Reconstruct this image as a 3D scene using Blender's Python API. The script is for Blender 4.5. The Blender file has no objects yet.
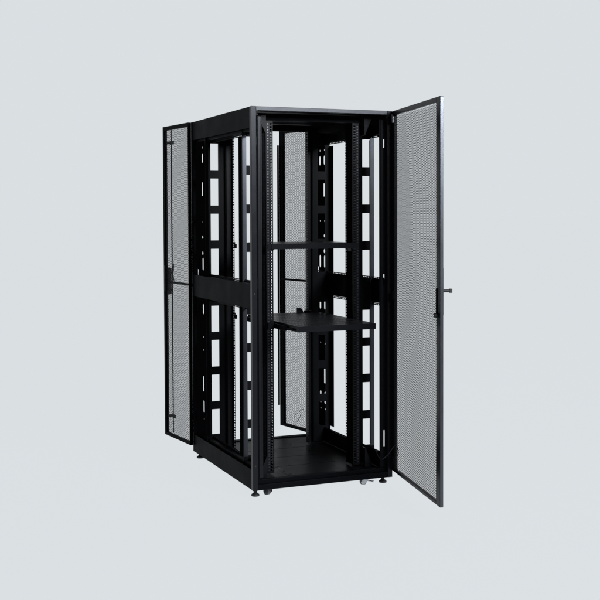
import bpy, bmesh, math
from mathutils import Vector, Matrix

sc = bpy.context.scene
COL = sc.collection
W, D, H = 0.811, 1.08, 2.0      # cabinet width, depth, height (metres)
GROUND = -0.038                 # the floor; the cabinet stands on feet and casters
BG = (0.703, 0.738, 0.764)      # pale backdrop, linear

# ------------------------------------------------------------------ materials
def metal(name, base, rough, spec, bump=0.15, scale=900, var=0.25, metallic=0.0):
    m = bpy.data.materials.new(name); m.use_nodes = True
    nt = m.node_tree; b = nt.nodes['Principled BSDF']
    tc = nt.nodes.new('ShaderNodeTexCoord')
    n1 = nt.nodes.new('ShaderNodeTexNoise'); n1.inputs['Scale'].default_value = scale
    n1.inputs['Detail'].default_value = 3
    n2 = nt.nodes.new('ShaderNodeTexNoise'); n2.inputs['Scale'].default_value = 9
    n2.inputs['Detail'].default_value = 6
    nt.links.new(tc.outputs['Object'], n1.inputs['Vector'])
    nt.links.new(tc.outputs['Object'], n2.inputs['Vector'])
    mr = nt.nodes.new('ShaderNodeMapRange')
    mr.inputs['To Min'].default_value = rough * (1 - var)
    mr.inputs['To Max'].default_value = rough * (1 + var)
    nt.links.new(n2.outputs['Fac'], mr.inputs['Value'])
    nt.links.new(mr.outputs['Result'], b.inputs['Roughness'])
    mx = nt.nodes.new('ShaderNodeMixRGB')
    mx.inputs['Color1'].default_value = (*[c * 0.8 for c in base], 1)
    mx.inputs['Color2'].default_value = (*[c * 1.2 for c in base], 1)
    nt.links.new(n1.outputs['Fac'], mx.inputs['Fac'])
    nt.links.new(mx.outputs['Color'], b.inputs['Base Color'])
    b.inputs['Specular IOR Level'].default_value = spec
    b.inputs['Metallic'].default_value = metallic
    bp = nt.nodes.new('ShaderNodeBump'); bp.inputs['Strength'].default_value = bump
    bp.inputs['Distance'].default_value = 0.0006
    nt.links.new(n1.outputs['Fac'], bp.inputs['Height'])
    nt.links.new(bp.outputs['Normal'], b.inputs['Normal'])
    return m

M_POW = metal('black_powder_coat', (0.0032, 0.0034, 0.0042), 0.42, 0.010)
M_RAIL = metal('rail_metal', (0.0045, 0.0048, 0.0058), 0.30, 0.07)
M_LAD = metal('ladder_metal', (0.0036, 0.0039, 0.0047), 0.36, 0.030)
M_MESH = metal('perforated_metal', (0.008, 0.0085, 0.010), 0.45, 0.12, bump=0.0)
M_EDGE = metal('satin_black', (0.0055, 0.0059, 0.0072), 0.30, 0.05, scale=500)
M_TRIM = metal('sheen_edge_metal', (0.075, 0.080, 0.092), 0.30, 0.5, scale=500, metallic=0.85)  # brighter than the coat: the door edge's lit sheen is in this colour
M_MATT = metal('matt_black', (0.0030, 0.0031, 0.0036), 0.6, 0.0)
M_BAR = metal('lit_header_coat', (0.017, 0.0182, 0.021), 0.33, 0.25, scale=400, metallic=0.6)  # brighter copy of the coat: light caught by the header is coloured in
M_MID = metal('painted_glint_metal', (0.036, 0.039, 0.046), 0.30, 0.3, scale=500, metallic=0.7)  # lit ladder rims and rail hole glints are put into this brighter colour
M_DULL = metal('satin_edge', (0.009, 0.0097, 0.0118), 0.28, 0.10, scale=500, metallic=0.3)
M_RUB = metal('black_rubber', (0.012, 0.012, 0.013), 0.6, 0.3)
M_STEEL = metal('zinc_steel', (0.45, 0.47, 0.50), 0.3, 0.5, metallic=1.0)
M_CAST = metal('grey_caster_wheel', (0.03, 0.031, 0.035), 0.3, 0.5)
M_WIRE = metal('wire_sheath', (0.010, 0.010, 0.012), 0.4, 0.3)

# ------------------------------------------------------------------ builders
class MB:
    def __init__(s): s.bm = bmesh.new()
    def box(s, x0, x1, y0, y1, z0, z1):
        v = [s.bm.verts.new((x, y, z)) for x in (x0, x1) for y in (y0, y1) for z in (z0, z1)]
        for f in ((0,1,3,2),(4,6,7,5),(0,4,5,1),(2,3,7,6),(0,2,6,4),(1,5,7,3)):
            s.bm.faces.new([v[i] for i in f])
        return s
    def prism(s, pts, off):
        """polygon pts (3D) extruded by vector off"""
        a = [s.bm.verts.new(p) for p in pts]
        b = [s.bm.verts.new(Vector(p) + Vector(off)) for p in pts]
        n = len(pts)
        s.bm.faces.new(a[::-1]); s.bm.faces.new(b)
        for i in range(n): s.bm.faces.new((a[i], a[(i+1)%n], b[(i+1)%n], b[i]))
        return s
    def cyl(s, c, axis, r, h, n=24, r2=None):
        """cylinder from centre-of-base c along unit axis"""
        r2 = r if r2 is None else r2
        ax = Vector(axis).normalized(); q = ax.to_track_quat('Z', 'Y')
        c = Vector(c); a, b = [], []
        for i in range(n):
            t = 2*math.pi*i/n; d = q @ Vector((math.cos(t), math.sin(t), 0))
            a.append(s.bm.verts.new(c + d*r)); b.append(s.bm.verts.new(c + d*r2 + ax*h))
        s.bm.faces.new(a[::-1]); s.bm.faces.new(b)
        for i in range(n): s.bm.faces.new((a[i], a[(i+1)%n], b[(i+1)%n], b[i]))
        return s
    def tube(s, pts, r, n=8):
        pts = [Vector(p) for p in pts]
        # catmull-rom
        P = [pts[0]] + pts + [pts[-1]]; path = []
        for i in range(1, len(P)-2):
            for k in range(6):
                t = k/6
                path.append(0.5*((2*P[i]) + (P[i+1]-P[i-1])*t + (2*P[i-1]-5*P[i]+4*P[i+1]-P[i+2])*t*t + (3*P[i]-P[i-1]-3*P[i+1]+P[i+2])*t**3))
        path.append(pts[-1]); prev = None
        for i, p in enumerate(path):
            d = (path[min(i+1, len(path)-1)] - path[max(i-1, 0)])
            q = d.to_track_quat('Z', 'Y')
            ring = [s.bm.verts.new(p + q @ Vector((math.cos(2*math.pi*k/n)*r, math.sin(2*math.pi*k/n)*r, 0))) for k in range(n)]
            if prev:
                for k in range(n): s.bm.faces.new((prev[k], prev[(k+1)%n], ring[(k+1)%n], ring[k]))
            prev = ring
        return s
    def plate(s, ax, c, u0, u1, v0, v1, holes=(), t=0.002):
        """sheet on plane ax=c (ax 'x': u=y v=z, 'y': u=x v=z, 'z': u=x v=y) with real holes
        (ua, ub, va, vb[, 'o' for rounded]), thickness t towards +ax"""
        def P(u, v, w):
            return {'x': (w, u, v), 'y': (u, w, v), 'z': (u, v, w)}[ax]
        us = sorted({round(x, 6) for x in [u0, u1] + [q for h in holes for q in h[:2]] if u0-1e-9 <= x <= u1+1e-9})
        vs = sorted({round(x, 6) for x in [v0, v1] + [q for h in holes for q in h[2:4]] if v0-1e-9 <= x <= v1+1e-9})
        solid = {}
        for i in range(len(us)-1):
            um = (us[i]+us[i+1])/2
            hh = [h for h in holes if h[0] < um < h[1]]
            j = 0
            for j in range(len(vs)-1):
                vm = (vs[j]+vs[j+1])/2
                solid[i, j] = not any(h[2] < vm < h[3] for h in hh)
        vc = {}
        def V(i, j, k):
            key = (i, j, k)
            if key not in vc: vc[key] = s.bm.verts.new(P(us[i], vs[j], c + k*t))
            return vc[key]
        for (i, j), ok in solid.items():
            if not ok: continue
            s.bm.faces.new((V(i,j,0), V(i+1,j,0), V(i+1,j+1,0), V(i,j+1,0)))
            s.bm.faces.new((V(i,j,1), V(i,j+1,1), V(i+1,j+1,1), V(i+1,j,1)))
            for (di, dj, a, b) in ((-1,0,(i,j),(i,j+1)), (1,0,(i+1,j),(i+1,j+1)), (0,-1,(i,j),(i+1,j)), (0,1,(i,j+1),(i+1,j+1))):
                if not solid.get((i+di, j+dj), False):
                    s.bm.faces.new((V(*a,0), V(*b,0), V(*b,1), V(*a,1)))
        for h in holes:
            if len(h) > 4:
                r = min(h[1]-h[0], h[3]-h[2]) * 0.42
                for (uc, vc_, su, sv) in ((h[0],h[2],1,1),(h[1],h[2],-1,1),(h[0],h[3],1,-1),(h[1],h[3],-1,-1)):
                    tri = [(uc, vc_), (uc+su*r, vc_), (uc, vc_+sv*r)]
                    off = Vector(P(0,0,t)) - Vector(P(0,0,0))
                    s.prism([P(a, b, c) for a, b in tri], off)
        return s
    def build(s, name, mat, parent=None, bevel=0, smooth=False):
        bmesh.ops.recalc_face_normals(s.bm, faces=s.bm.faces)
        me = bpy.data.meshes.new(name); s.bm.to_mesh(me); s.bm.free()
        me.materials.append(mat)
        o = bpy.data.objects.new(name, me); COL.objects.link(o)
        if parent: o.parent = parent
        if smooth:
            for p in me.polygons: p.use_smooth = True
        if bevel:
            b = o.modifiers.new('bevel', 'BEVEL'); b.width = bevel; b.segments = 2
            b.limit_method = 'ANGLE'; b.angle_limit = math.radians(50)
        return o

def copy_part(o, parent=None, loc=None):
    c = o.copy(); COL.objects.link(c)
    c.parent = parent or o.parent
    if loc: c.location = loc
    for ch in list(o.children):
        d = ch.copy(); COL.objects.link(d); d.parent = c
    return c

# ------------------------------------------------------------------ the cabinet
cab = bpy.data.objects.new('server_cabinet', None); COL.objects.link(cab)
cab['label'] = 'tall black server cabinet with its perforated front and rear doors swung open'
cab['category'] = 'server cabinet'
ROOT = Vector((W/2, D/2, GROUND)); cab.location = ROOT
def B(mb, name, mat, bevel=0, parent=None, smooth=False):
    bmesh.ops.translate(mb.bm, verts=mb.bm.verts, vec=-ROOT)
    return mb.build(name, mat, parent or cab, bevel, smooth)
def mx(a, b, side):          # mirror an x range for the right hand side
    return (a, b) if side == 0 else (W-b, W-a)
def my(a, b, back):
    return (a, b) if not back else (D-b, D-a)

SLOTS = ((1.801, 1.847), (1.053, 1.113), (0.165, 0.256))
for back in (0, 1):
    for side in (0, 1):
        m = MB()
        x0, x1 = mx(0, .027, side); y0, y1 = my(0, .027, back)
        m.box(x0, x1, y0, y1, 0.0, H)
        po = B(m, 'corner_post', M_DULL if not back else M_POW, .0012)  # front posts in a lighter coat than the rear: their lit sheen is coloured in
        m = MB(); fy = my(.0245, .0265, back)[0]; fx = .066 if not back else .056
        m.plate('y', fy, *mx(.0272, fx, side), .052, 1.955,
                [(*(mx(.0345, .0415, side) if not back else mx(.0295, .038, side)), a, b) for a, b in SLOTS])
        o = B(m, 'post_flange', M_MATT, 0); o.parent = po; o.location = (0, 0, 0)
        if not back:
            m = MB(); m.box(*mx(.044, .058, side), .0225, .0243, .06, 1.95); m.box(*mx(.0592, .0655, side), .0235, .0243, .06, 1.95)
            o = B(m, 'flange_sheen_strip', M_DULL if side == 0 else M_LAD, .0006); o.parent = po; o.location = (0, 0, 0)  # added strip, lighter on the left: the flange's lit band put into colour
# screws on the front posts
for x in (.0135, W-.0135):
    for z in (1.868, 1.03, .13):
        m = MB(); m.cyl((x, .0005, z), (0, -1, 0), .0042, .0015, 12); m.cyl((x, -.001, z), (0, -1, 0), .002, .001, 6)
        B(m, 'screw', M_RUB)

# roof and base
m = MB(); m.box(.003, W-.003, .031, D-.031, H-.016, H-.004); B(m, 'roof_panel', M_POW, .001)
m = MB(); m.box(.0272, W-.0272, .0008, .030, H-.0215, H-.0005)
B(m, 'front_header', M_BAR, .0015)
m = MB(); m.box(.0272, W-.0272, D-.030, D-.0008, H-.036, H-.0005); B(m, 'rear_header', M_POW, .0015)
for side in (0, 1):
    m = MB(); m.box(*mx(.0008, .004, side), .0272, D-.0272, 1.890, H-.0008); B(m, 'side_header', M_POW, .001)
    # inner longitudinal channel with a row of slots along its lower edge
    m = MB(); m.box(*mx(.020, .050, side), .034, D-.034, 1.876, 1.93)
    yy = .08; hs = []
    while yy < D-.10: hs.append((yy, yy+.014, 1.8655, 1.8695)); yy += .021
    m.plate('x', mx(.048, .050, side)[0], .034, D-.034, 1.861, 1.8755, hs)
    B(m, 'top_beam', M_POW, 0)
    m = MB(); m.box(*mx(.0012, .028, side), .0275, D-.0275, .950, 1.080)
    m.box(*mx(.028, .034, side), .0335, D-.0335, .958, 1.072)
    for z in (1.0805, .936):
        hs = []; yy = .08
        while yy < D-.10: hs.append((yy, yy+.014, z+.005, z+.009)); yy += .021
        m.plate('x', mx(.030, .032, side)[0], .036, D-.036, z, z+.0135, hs)
    B(m, 'side_crossbar', M_POW, 0)
    m = MB(); m.box(*mx(.0008, .004, side), .0272, D-.0272, .0008, .108); B(m, 'side_skirt', M_POW, .001)
    m = MB(); m.box(*mx(.020, .050, side), .034, D-.034, .046, .122)
    yy = .08; hs = []
    while yy < D-.10: hs.append((yy, yy+.014, .129, .133)); yy += .021
    m.plate('x', mx(.048, .050, side)[0], .034, D-.034, .1225, .137, hs)
    B(m, 'bottom_beam', M_POW, 0)
m = MB(); m.box(.0272, W-.0272, .0008, .026, .0005, .030); m.box(.0272, W-.0272, .0262, .056, .0005, .0505)
B(m, 'front_sill', M_POW, .0015)
m = MB(); m.box(.0272, W-.0272, D-.045, D-.0008, .0005, .048); B(m, 'rear_sill', M_POW, .0015)
m = MB(); hs = [(.22, .60, .30, .306), (.22, .60, .52, .526), (.22, .60, .74, .746)]
m.plate('z', .040, .0505, W-.0505, .0565, D-.0455, hs, t=.0025)
for (x, y) in ((.25, .2), (.55, .2), (.25, .42), (.56, .42), (.3, .63), (.58, .63), (.3, .85), (.55, .85), (.42, .93)):
    m.cyl((x, y, .0425), (0, 0, 1), .006, .002, 12)
B(m, 'floor_panel', M_LAD)
m = MB(); m.box(.0505, W-.0505, .0565, D-.0455, .020, .026); B(m, 'underfloor_panel', M_POW)

# mounting rails: 42 units, three square holes each
ZH0, ZP = .062, 0.04445
hz = []
for u in range(42):
    for k, dz in enumerate((.00635, .02222, .0381)):
        hz.append(ZH0 + u*ZP + dz - .0048)
for back in (0, 1):
    for side in (0, 1):
        m = MB()
        if not back:
            m.plate('y', .140, *mx(.132, .1715, side), .052, 1.940, [(*mx(.1535, .1655, side), z, z+.0095) for z in hz])
            mf_ = MB(); mf_.plate('x', mx(.1695, .1715, side)[0], .1425, .238, .052, 1.940,
                    ([(.156, .172, z, z+.0085) for z in hz] if side == 0 else []) + [(.226, .2375, z, z+.0095) for z in hz])
            m.box(*mx(.132, .134, side), .1425, .158, .052, 1.940)
        else:
            m.plate('y', .818, *mx(.132, .1715, side), .052, 1.940)
            m.plate('x', mx(.1695, .1715, side)[0], .779, .8175, .052, 1.940, [(.783, .800, z, z+.0095) for z in hz])
            m.box(*mx(.132, .134, side), .802, .8175, .052, 1.940)
        ra = B(m, 'mounting_rail', M_RAIL)
        if not back:
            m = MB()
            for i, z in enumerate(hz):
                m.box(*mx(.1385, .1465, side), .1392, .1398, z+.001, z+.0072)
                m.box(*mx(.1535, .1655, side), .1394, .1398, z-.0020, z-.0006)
            o = B(m, 'hole_glint_and_unit_mark', M_MID); o.parent = ra; o.location = (0, 0, 0)  # bright strips painted as hole-edge glints, with unit marks beside the holes
            o = B(mf_, 'rail_flange', M_MATT); o.parent = ra; o.location = (0, 0, 0)

# cable ladders beside the rails
LH = ((1.858, 1.703), (1.653, 1.495), (1.447, 1.291), (1.241, 1.088), (.906, .752), (.704, .547), (.499, .342), (.294, .147))
for back in (0, 1):
    for side in (0, 1):
        m = MB(); fy = .193 if not back else .822; hx = (.0405, .087) if not back else (.040, .087)
        m.plate('y', fy, *mx(.015 if not back else .0085, .155 if not back else .150, side), .052, 1.935, [(*mx(*hx, side), b, a) for a, b in LH])
        f0, f1 = (.1972, .250) if not back else (.768, .8215)
        ml = MB(); ml.box(*(mx(.0152, .017, side) if not back else mx(.008, .0098, side)), f0, f1, .14, 1.857)
        if not back: m.box(*mx(.093, .095, side), f0, f1, .052, 1.935)
        m.box(*mx(.126, .128, side), f0+(.0 if not back else .035), f1, .052, 1.935)
        la = B(m, 'cable_ladder', M_LAD)
        o = B(ml, 'ladder_flange', M_MATT); o.parent = la; o.location = (0, 0, 0)
        if not back:
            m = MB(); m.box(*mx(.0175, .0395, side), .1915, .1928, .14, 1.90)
            o = B(m, 'ladder_edge_glint', M_MID); o.parent = la; o.location = (0, 0, 0)  # added bright strip: light caught by the outer rim, put into its colour

# slotted side plates at the rear
PZ = []   # (z0, z1, columns, rounded)
def yz(y): return y
for side in (0, 1):
    hs = []
    for (z0, z1, kind) in ((1.832, 1.842, 'd'), (1.745, 1.805, 'o'), (1.552, 1.632, 's'), (1.395, 1.405, 'd'), (1.30, 1.318, 'q'),
                           (1.200, 1.228, 'q'), (1.110, 1.190, 'o'), (.850, .915, 'o'), (.712, .722, 'd'), (.635, .645, 'd'), (.392, .482, 's'), (.262, .342, 'o'), (.225, .235, 'd')):
        if kind == 'd': hs += [(.886, .896, z0, z1), (.955, .965, z0, z1)]
        if kind == 'o': hs += [(.880, .904, z0, z1, 'o'), (.950, .974, z0, z1, 'o')]
        if kind == 's': hs += [(.886, .908, z0, z1)]
        if kind == 'q': hs += [(.884, .908, z0, z1, 'o')]
    hs += [(.982, .997, 1.05, 1.115)]
    m = MB(); m.plate('x', mx(.012, .014, side)[0], .828, 1.02, .070, 1.8755, hs)
    B(m, 'side_plate', M_MATT)

# cross brackets that carry the rails, gussets
for (y0, y1) in ((.185-.016, .183), (.8215-.0015, .835)):
    pass
for y0 in (.143, .836):
    m = MB(); m.box(.102, W-.102, y0, y0+.012, 1.9405, 1.979)
    for x in (.2, .27, .54, .61): m.cyl((x, y0, 1.962), (0, -1, 0), .005, .0012, 10)
    B(m, 'top_bracket', M_POW, .001)
for side in (0, 1):
    for up in (1, 0):
        def X(x): return x if side == 0 else W-x
        m = MB()
        if up: pts = [(X(.070), .100, 1.975), (X(.114), .100, 1.975), (X(.114), .100, 1.873)]
        else:  pts = [(X(.070), .100, .045), (X(.114), .100, .045), (X(.114), .100, .150)]
        m.prism(pts, (0, .002, 0))
        m.box(*mx(.1145, .118, side), .100, .158, 1.873 if up else .045, 1.975 if up else .150)
        B(m, 'gusset', M_EDGE)
    for z0 in (1.9405, .0445):
        pass

# ------------------------------------------------------------------ shelves
m = MB()
hs = [(x, x+.005, y, y+.05) for x in [.19+.018*i for i in range(25)] for y in (.17, .25, .33, .41)]
m.plate('z', 1.283, .160, W-.160, .1355, .52, hs, t=.0015)
m.box(.160, W-.160, .134, .1353, 1.2545, 1.2845)
m.box(.174, .1755, .1356, .52, 1.250, 1.2828); m.box(W-.1755, W-.174, .1356, .52, 1.250, 1.2828)
m.box(.140, .168, .1365, .1385, 1.2545, 1.2845); m.box(W-.168, W-.140, .1365, .1385, 1.2545, 1.2845)
m.box(.163, .172, .140, .16, 1.244, 1.275); m.box(W-.178, W-.168, .15, .19, 1.238, 1.262)
B(m, 'shelf', M_EDGE)['label'] = 'black shelf bolted between the front rails'
SY0, SY1, SX0, SX1, SZ = -.175, .60, .188, .626, .868
m = MB()
hs = [(x, x+.0055, y, y+.065) for x in [SX0+.02+.0165*i for i in range(25)] for y in [SY0+.04+.09*k for k in range(8)]]
m.plate('z', SZ-.0015, SX0, SX1, SY0+.0018, SY1, hs, t=.0015)
m.box(SX0, SX1, SY0, SY0+.0016, SZ-.030, SZ)
m.box(SX0+.0, SX0+.0015, SY0+.0018, SY1, SZ-.030, SZ-.0017); m.box(SX1-.0015, SX1, SY0+.0018, SY1, SZ-.030, SZ-.0017)
m.box(SX0, SX1, SY1-.0015, SY1, SZ-.030, SZ-.0017)
m.box(SX0+.002, SX1-.002, SY0+.0018, SY0+.016, SZ-.030, SZ-.0285)
sh = B(m, 'sliding_shelf', M_EDGE); sh['label'] = 'black vented shelf pulled out through the front of the cabinet'
for side in (0, 1):
    m = MB()
    X0, X1 = mx(.1725, .1865, side)
    m.box(X0, X1, -.02, .60, SZ-.036, SZ-.010); m.box(*mx(.136, .172, side), .130, .1385, SZ-.040, SZ-.004)
    m.box(X0+.004, X1-.004, -.12, -.02, SZ-.028, SZ-.016)
    s_ = B(m, 'shelf_slide', M_POW, .001, parent=sh)
for y in (-.09, .02, .11):
    m = MB(); m.cyl((SX0-.0002, y, SZ-.02), (-1, 0, 0), .005, .004, 12); B(m, 'slide_screw', M_STEEL, parent=sh)
m = MB()
m.prism([(.492, .60, SZ+.0), (.535, .60, SZ+.0), (.522, .60, SZ+.024), (.492, .60, SZ+.030)], (0, .0018, 0))
m.box(.536, .59, .60, .6018, SZ-.002, SZ+.010)
B(m, 'shelf_bracket', M_DULL, parent=sh)
m = MB(); m.box(.530, .58, .575, .5985, SZ+.008, SZ+.0095); B(m, 'bracket_lip', M_TRIM, parent=sh)
for z in (SZ-.022, 1.262):
    for side in (0, 1):
        m = MB(); m.box(*mx(.1725, .184, side), .775, .800, z-.018, z+.006); m.box(*mx(.1725, .1745, side), .775, .8168, z+.007, z+.018)
        B(m, 'shelf_lug', M_POW)

# ------------------------------------------------------------------ perforated sheets (real hexagonal holes)
def perforated(name, s0, s1, z0, z1, parent, pitch=.0126, hole=.0100, t=.0010, bow=.007):
    """in the local xz plane of a door: staggered hexagonal holes"""
    R = pitch/math.sqrt(3); r = hole/math.sqrt(3); cx = 1.5*R
    nx = int((s1-s0)/cx); nz = int((z1-z0)/pitch)
    verts, faces, idx = [], [], {}
    def V(x, z):
        k = (round(x*1e5), round(z*1e5))
        if k not in idx: idx[k] = len(verts); verts.append((x, 0, z))
        return idx[k]
    for i in range(nx+1):
        X = s0 + i*cx
        for j in range(nz+1):
            Z = z0 + j*pitch + (pitch/2 if i % 2 else 0)
            o, n = [], []
            for k in range(6):
                a = math.radians(60*k); c, s_ = math.cos(a), math.sin(a)
                o.append(V(X+R*c, Z+R*s_)); n.append(len(verts)); verts.append((X+r*c, 0, Z+r*s_))
            for k in range(6):
                faces.append((o[k], o[(k+1)%6], n[(k+1)%6], n[k]))
    # thin sheet: it bows a little between its fixings
    verts = [(x, bow*math.sin(math.pi*(x-s0)/(s1-s0))*(.6+.4*math.sin(3.1*z+.7)) + bow*.35*math.sin(2*math.pi*(x-s0)/(s1-s0)+1.3*z), z) for x, y, z in verts]
    me = bpy.data.meshes.new(name); me.from_pydata(verts, [], faces); me.update()
    me.materials.append(M_MESH)
    ob = bpy.data.objects.new(name, me); COL.objects.link(ob); ob.parent = parent
    so = ob.modifiers.new('thickness', 'SOLIDIFY'); so.thickness = t; so.offset = 0
    return ob

def frame_mb(w, z0, z1, a, b, top, bot, t, ret=.018):
    """door frame in local coords: x 0..w from hinge to free edge, y 0 (inside) .. t (outside)"""
    m = MB()
    m.box(0, a, 0, t, z0, z1); m.box(w-b, w, 0, t, z0, z1)
    m.box(a+.0002, w-b-.0002, 0.0, t, z1-top, z1); m.box(a+.0002, w-b-.0002, 0.0, t, z0, z0+bot)
    return m
def place(o, hx, hy, ang):
    o.parent = cab
    o.location = Vector((hx, hy, 0)) - ROOT
    o.rotation_euler = (0, 0, ang)

# front door. local +x = from hinge to free edge; local +y = outside
FA = math.radians(180 + 79.6)            # direction of the open door seen from above
fw = .803
Z0, Z1 = .036, 1.9975
# local y of the outside: rotating +x to FA puts local +y at FA+90 -> towards +x (outside). good
fd = frame_mb(fw, Z0, Z1, .050, .058, .024, .016, .017).build('front_door', M_EDGE, None, .0015)
place(fd, W+.0005, .006, FA)
fd['label'] = 'perforated black front door swung wide open'
pf = perforated('perforated_panel', .046, fw-.054, Z0+.008, Z1-.026, fd); pf.location = (0, .009, 0)
def sub(m, name, mat, parent, bevel=0): return m.build(name, mat, parent, bevel)
m = MB(); m.box(fw-.058, fw-.018, .0172, .025, .955, 1.185); sub(m, 'handle_plate', M_RUB, fd, .003)
m = MB(); m.cyl((fw-.035, .025, 1.072), (0, 1, 0), .0075, .036, 16); m.box(fw-.043, fw-.027, .058, .072, 1.062, 1.082)
sub(m, 'handle', M_RUB, fd, .002)
m = MB(); m.box(fw+.0002, fw+.0022, .0008, .0162, Z0+.003, Z1-.003); sub(m, 'edge_sheen_strip', M_TRIM, fd, .0005)  # added strip; the brightness of the lit free edge is in its colour
m = MB(); m.box(fw-.046, fw-.040, -.006, -.0002, .965, 1.085); m.cyl((fw-.038, -.016, .955), (0, 1, 0), .011, .0155, 20)
sub(m, 'latch', M_RUB, fd, .001)
for z in (1.955, 1.0, .10):
    m = MB(); m.cyl((.040, -.006, z-.022), (0, 0, 1), .0055, .044, 14)
    sub(m, 'hinge_pin', M_STEEL if z > 1.9 else M_POW, fd)
# rear leaves
lw = .405
def leaf(hx, ang, flip, a, b):
    s = -1 if flip else 1      # side of the outer face in local y
    m = MB()
    t = .020
    y0, y1 = (0, t) if s > 0 else (-t, 0)
    m.box(0, a, y0, y1, Z0, Z1+.002); m.box(lw-b, lw, y0, y1, Z0, Z1+.002)
    m.box(a+.0002, lw-b-.0002, y0, y1, Z1-.022, Z1+.002); m.box(a+.0002, lw-b-.0002, y0, y1, Z0, Z0+.018)
    o = m.build('rear_door', M_POW, None, .0015)
    place(o, hx, D+.004, ang)
    p = perforated('perforated_panel', a-.004, lw-b+.004, Z0+.010, Z1-.024, o, pitch=.0108, hole=.0084, bow=.002)
    p.location = (0, s*.012, 0)
    m = MB(); yi = sorted((-s*.0002, -s*.0085))
    m.box(.004, lw-.030, *yi, 1.008, 1.021); sub(m, 'stiffener', M_POW, o)
    return o, s
# left leaf: hinge at x=0; outside faces -x
lo, s = leaf(.002, math.radians(180-83), False, .010, .027)
lo['label'] = 'left rear door leaf, open and turned edge on'
m = MB(); m.box(.339, .345, -.016, -.0090, .052, 1.978); sub(m, 'lock_rod', M_POW, lo)
for z in (1.90, .155):
    m = MB(); m.box(.335, .396, -.030, -.0165, z-.010, z+.010); m.box(.375, .3945, -.016, -.0002, z-.008, z+.008); sub(m, 'rod_guide', M_RUB, lo, .001)
m = MB(); m.box(.376, .396, -.022, -.0002, .935, 1.105); m.box(.342, .3755, -.020, -.0165, 1.066, 1.082); m.box(.342, .3755, -.020, -.0165, .955, .972)
m.prism([(.346, -.024, 1.06), (.362, -.024, 1.075), (.343, -.024, 1.13), (.336, -.024, 1.13)], (0, .004, 0))
m.prism([(.346, -.024, 1.06), (.357, -.024, 1.06), (.340, -.024, 1.02), (.332, -.024, 1.02)], (0, .004, 0))
sub(m, 'lock_case', M_RUB, lo, .001)
m = MB(); m.box(.374, .398, .0202, .023, .96, 1.12); sub(m, 'handle', M_RUB, lo, .003)
# right leaf: hinge at x=W; outside faces +x
ro, s = leaf(W-.002, math.radians(180-78), True, .034, .044)
ro['label'] = 'right rear door leaf seen through the cabinet'
m = MB(); m.box(lw+.0002, lw+.006, 0, .012, .17, 1.90); sub(m, 'edge_strip', M_RUB, ro)

# ------------------------------------------------------------------ feet and casters
for (x, y) in ((.030, .050), (W-.032, .055), (.034, D-.035), (W-.034, D-.035)):
    m = MB(); m.cyl((x, y, GROUND), (0, 0, 1), .022, .009, 28, .021); m.cyl((x, y, GROUND+.009), (0, 0, 1), .020, .008, 28, .010)
    m.cyl((x, y, GROUND+.016), (0, 0, 1), .009, .030, 16)
    m.cyl((x, y, -.012), (0, 0, 1), .013, .010, 6)
    B(m, 'levelling_foot', M_RUB, .0008)
def caster(x, y, ang, mat):
    q = Matrix.Rotation(ang, 4, 'Z')
    o = bpy.data.objects.new('caster', None)
    m = MB()
    m.box(-.022, .022, -.020, .020, -.003, .0003)
    m.cyl((0, 0, -.008), (0, 0, 1), .015, .005, 20)
    for sx in (-1, 1):
        a, b = sorted((sx*.0125, sx*.0145))
        m.prism([(a, -.014, -.0075), (a, .014, -.0075), (a, .024, -.022), (a, .018, -.034), (a, .006, -.034), (a, -.010, -.020)], (b-a, 0, 0))
    m.box(-.0145, .0145, -.014, .014, -.0078, -.0058)
    m.cyl((-.017, .012, GROUND+.020), (1, 0, 0), .004, .034, 10)
    c = m.build('caster', mat, cab, .0005)
    c.location = Vector((x, y, 0)) - ROOT; c.rotation_euler = (0, 0, ang)
    w = MB(); w.cyl((-.011, .012, GROUND+.020), (1, 0, 0), .0195, .022, 32)
    w.cyl((-.0118, .012, GROUND+.020), (1, 0, 0), .010, .0236, 20)
    wo = w.build('wheel', M_CAST, c, .0025)
    return c
caster(.100, .035, math.radians(25), M_CAST)
cc = caster(W-.145, .040, math.radians(62), M_STEEL)
m = MB(); m.prism([(-.010, -.036, -.016), (.010, -.036, -.016), (.010, -.030, -.019), (-.010, -.030, -.019)], (0, .022, .004)); m.box(-.009, .009, -.046, -.034, -.022, -.0165); m.build('brake_lever', M_STEEL, cc, .001)
caster(.100, D-.075, math.radians(40), M_CAST)
caster(W-.120, D-.075, math.radians(200), M_STEEL)

# ------------------------------------------------------------------ earth wires
def wire(pts, r=.0016):
    m = MB(); m.tube(pts, r)
    return B(m, 'earth_wire', M_WIRE, smooth=True)
wire([(.735, .045, .150), (.730, .02, .125), (.742, -.005, .105), (.765, -.03, .130), (.790, -.04, .165), (.806, -.05, .185), (.806, -.075, .170), (.800, -.09, .140), (.795, -.06, .12)], .0022)
wire([(.120, .12, .045), (.17, .10, .09), (.200, .09, .062), (.230, .10, .048), (.262, .12, .0445)])
wire([(.770, D-.01, .130), (.74, D+.02, .20), (.705, D+.04, .175), (.69, D+.06, .150), (.715, D+.07, .115), (.735, D+.09, .13), (.755, D+.1, .16)], .0015)

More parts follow.
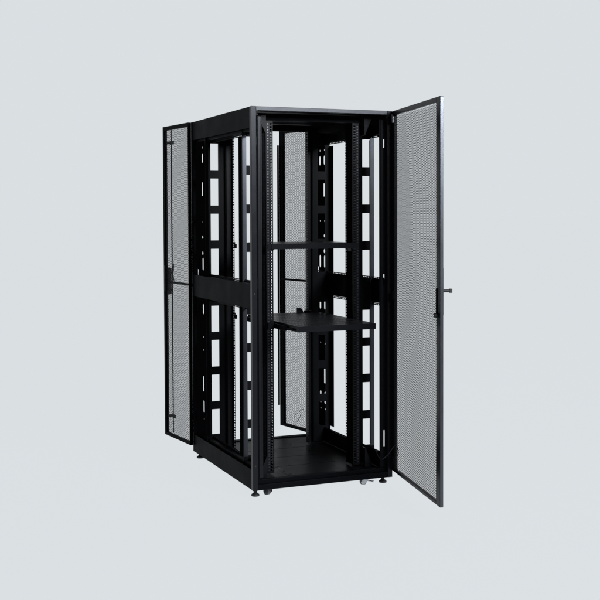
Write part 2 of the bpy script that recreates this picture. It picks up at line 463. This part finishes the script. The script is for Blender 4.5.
# ------------------------------------------------------------------ surface it stands on
# floor made to glow in the backdrop colour, so hardly any shadow shows on it
mf = bpy.data.materials.new('glowing_floor'); mf.use_nodes = True
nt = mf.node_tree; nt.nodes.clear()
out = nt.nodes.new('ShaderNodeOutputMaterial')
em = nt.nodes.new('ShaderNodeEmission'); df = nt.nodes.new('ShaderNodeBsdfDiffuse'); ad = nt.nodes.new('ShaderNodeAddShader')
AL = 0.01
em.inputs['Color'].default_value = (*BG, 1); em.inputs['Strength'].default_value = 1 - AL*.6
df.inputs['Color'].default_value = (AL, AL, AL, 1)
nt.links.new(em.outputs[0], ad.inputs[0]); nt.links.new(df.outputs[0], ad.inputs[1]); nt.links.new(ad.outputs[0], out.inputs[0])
bm = bmesh.new(); bm.faces.new([bm.verts.new(v) for v in ((-400, -3.2, 0), (400, -3.2, 0), (400, 500, 0), (-400, 500, 0))])
me = bpy.data.meshes.new('floor'); bm.to_mesh(me); bm.free(); me.materials.append(mf)
fl = bpy.data.objects.new('floor', me); COL.objects.link(fl); fl.location = (0, 0, GROUND)
fl['kind'] = 'structure'; fl['label'] = 'plain pale grey floor, made to glow evenly'

w = bpy.data.worlds.new('World'); sc.world = w; w.use_nodes = True
bg = w.node_tree.nodes['Background']; bg.inputs[1].default_value = 1.0
# world made pale behind the cabinet and dark in front, to keep reflections black
wn = w.node_tree
tc = wn.nodes.new('ShaderNodeTexCoord'); dt = wn.nodes.new('ShaderNodeVectorMath'); dt.operation = 'DOT_PRODUCT'
dt.inputs[1].default_value = (math.sin(.40), math.cos(.40), 0)
mr = wn.nodes.new('ShaderNodeMapRange'); mr.interpolation_type = 'SMOOTHSTEP'
mr.inputs['From Min'].default_value = .05; mr.inputs['From Max'].default_value = .60
mc = wn.nodes.new('ShaderNodeMixRGB'); mc.inputs['Color1'].default_value = (.02, .022, .026, 1); mc.inputs['Color2'].default_value = (*BG, 1)
wn.links.new(tc.outputs['Generated'], dt.inputs[0]); wn.links.new(dt.outputs['Value'], mr.inputs['Value'])
wn.links.new(mr.outputs['Result'], mc.inputs['Fac']); wn.links.new(mc.outputs['Color'], bg.inputs[0])

# ------------------------------------------------------------------ studio lamps
def area(name, loc, target, sx, sy, power, col=(1, 1, 1)):
    l = bpy.data.lights.new(name, 'AREA'); l.shape = 'RECTANGLE'; l.size = sx; l.size_y = sy
    l.energy = power; l.color = col
    o = bpy.data.objects.new(name, l); COL.objects.link(o); o.location = loc
    o.rotation_euler = (Vector(target) - Vector(loc)).to_track_quat('-Z', 'Y').to_euler()
    return o
area('softbox', (2.3, -6.2, 3.9), (.4, 0, 1.8), 2.8, 2.2, 1050, (.93, .96, 1))

# ------------------------------------------------------------------ camera
cam = bpy.data.cameras.new('camera'); co = bpy.data.objects.new('camera', cam); COL.objects.link(co)
sc.camera = co
yaw, pitch, roll = 0.388251, -0.033922, -0.003929
f = Vector((math.sin(yaw)*math.cos(pitch), math.cos(yaw)*math.cos(pitch), math.sin(pitch)))
r = Vector((math.cos(yaw), -math.sin(yaw), 0)); u = r.cross(f)
r2 = math.cos(roll)*r + math.sin(roll)*u; u2 = -math.sin(roll)*r + math.cos(roll)*u
mat = Matrix((r2, u2, -f)).transposed().to_4x4(); mat.translation = Vector((-1.93756, -5.40724, 1.43627))
co.matrix_world = mat
cam.sensor_width = 36; cam.lens = 1110.322620/600*36
cam.shift_x = -(0.926909)/600; cam.shift_y = (-47.058598)/600
cam.clip_start = .05; cam.clip_end = 2000

vs = sc.view_settings; vs.view_transform = 'Standard'; vs.look = 'None'; vs.exposure = 0; vs.gamma = 1
sc.render.resolution_x = sc.render.resolution_y = 1024
sc.cycles.use_denoising = True
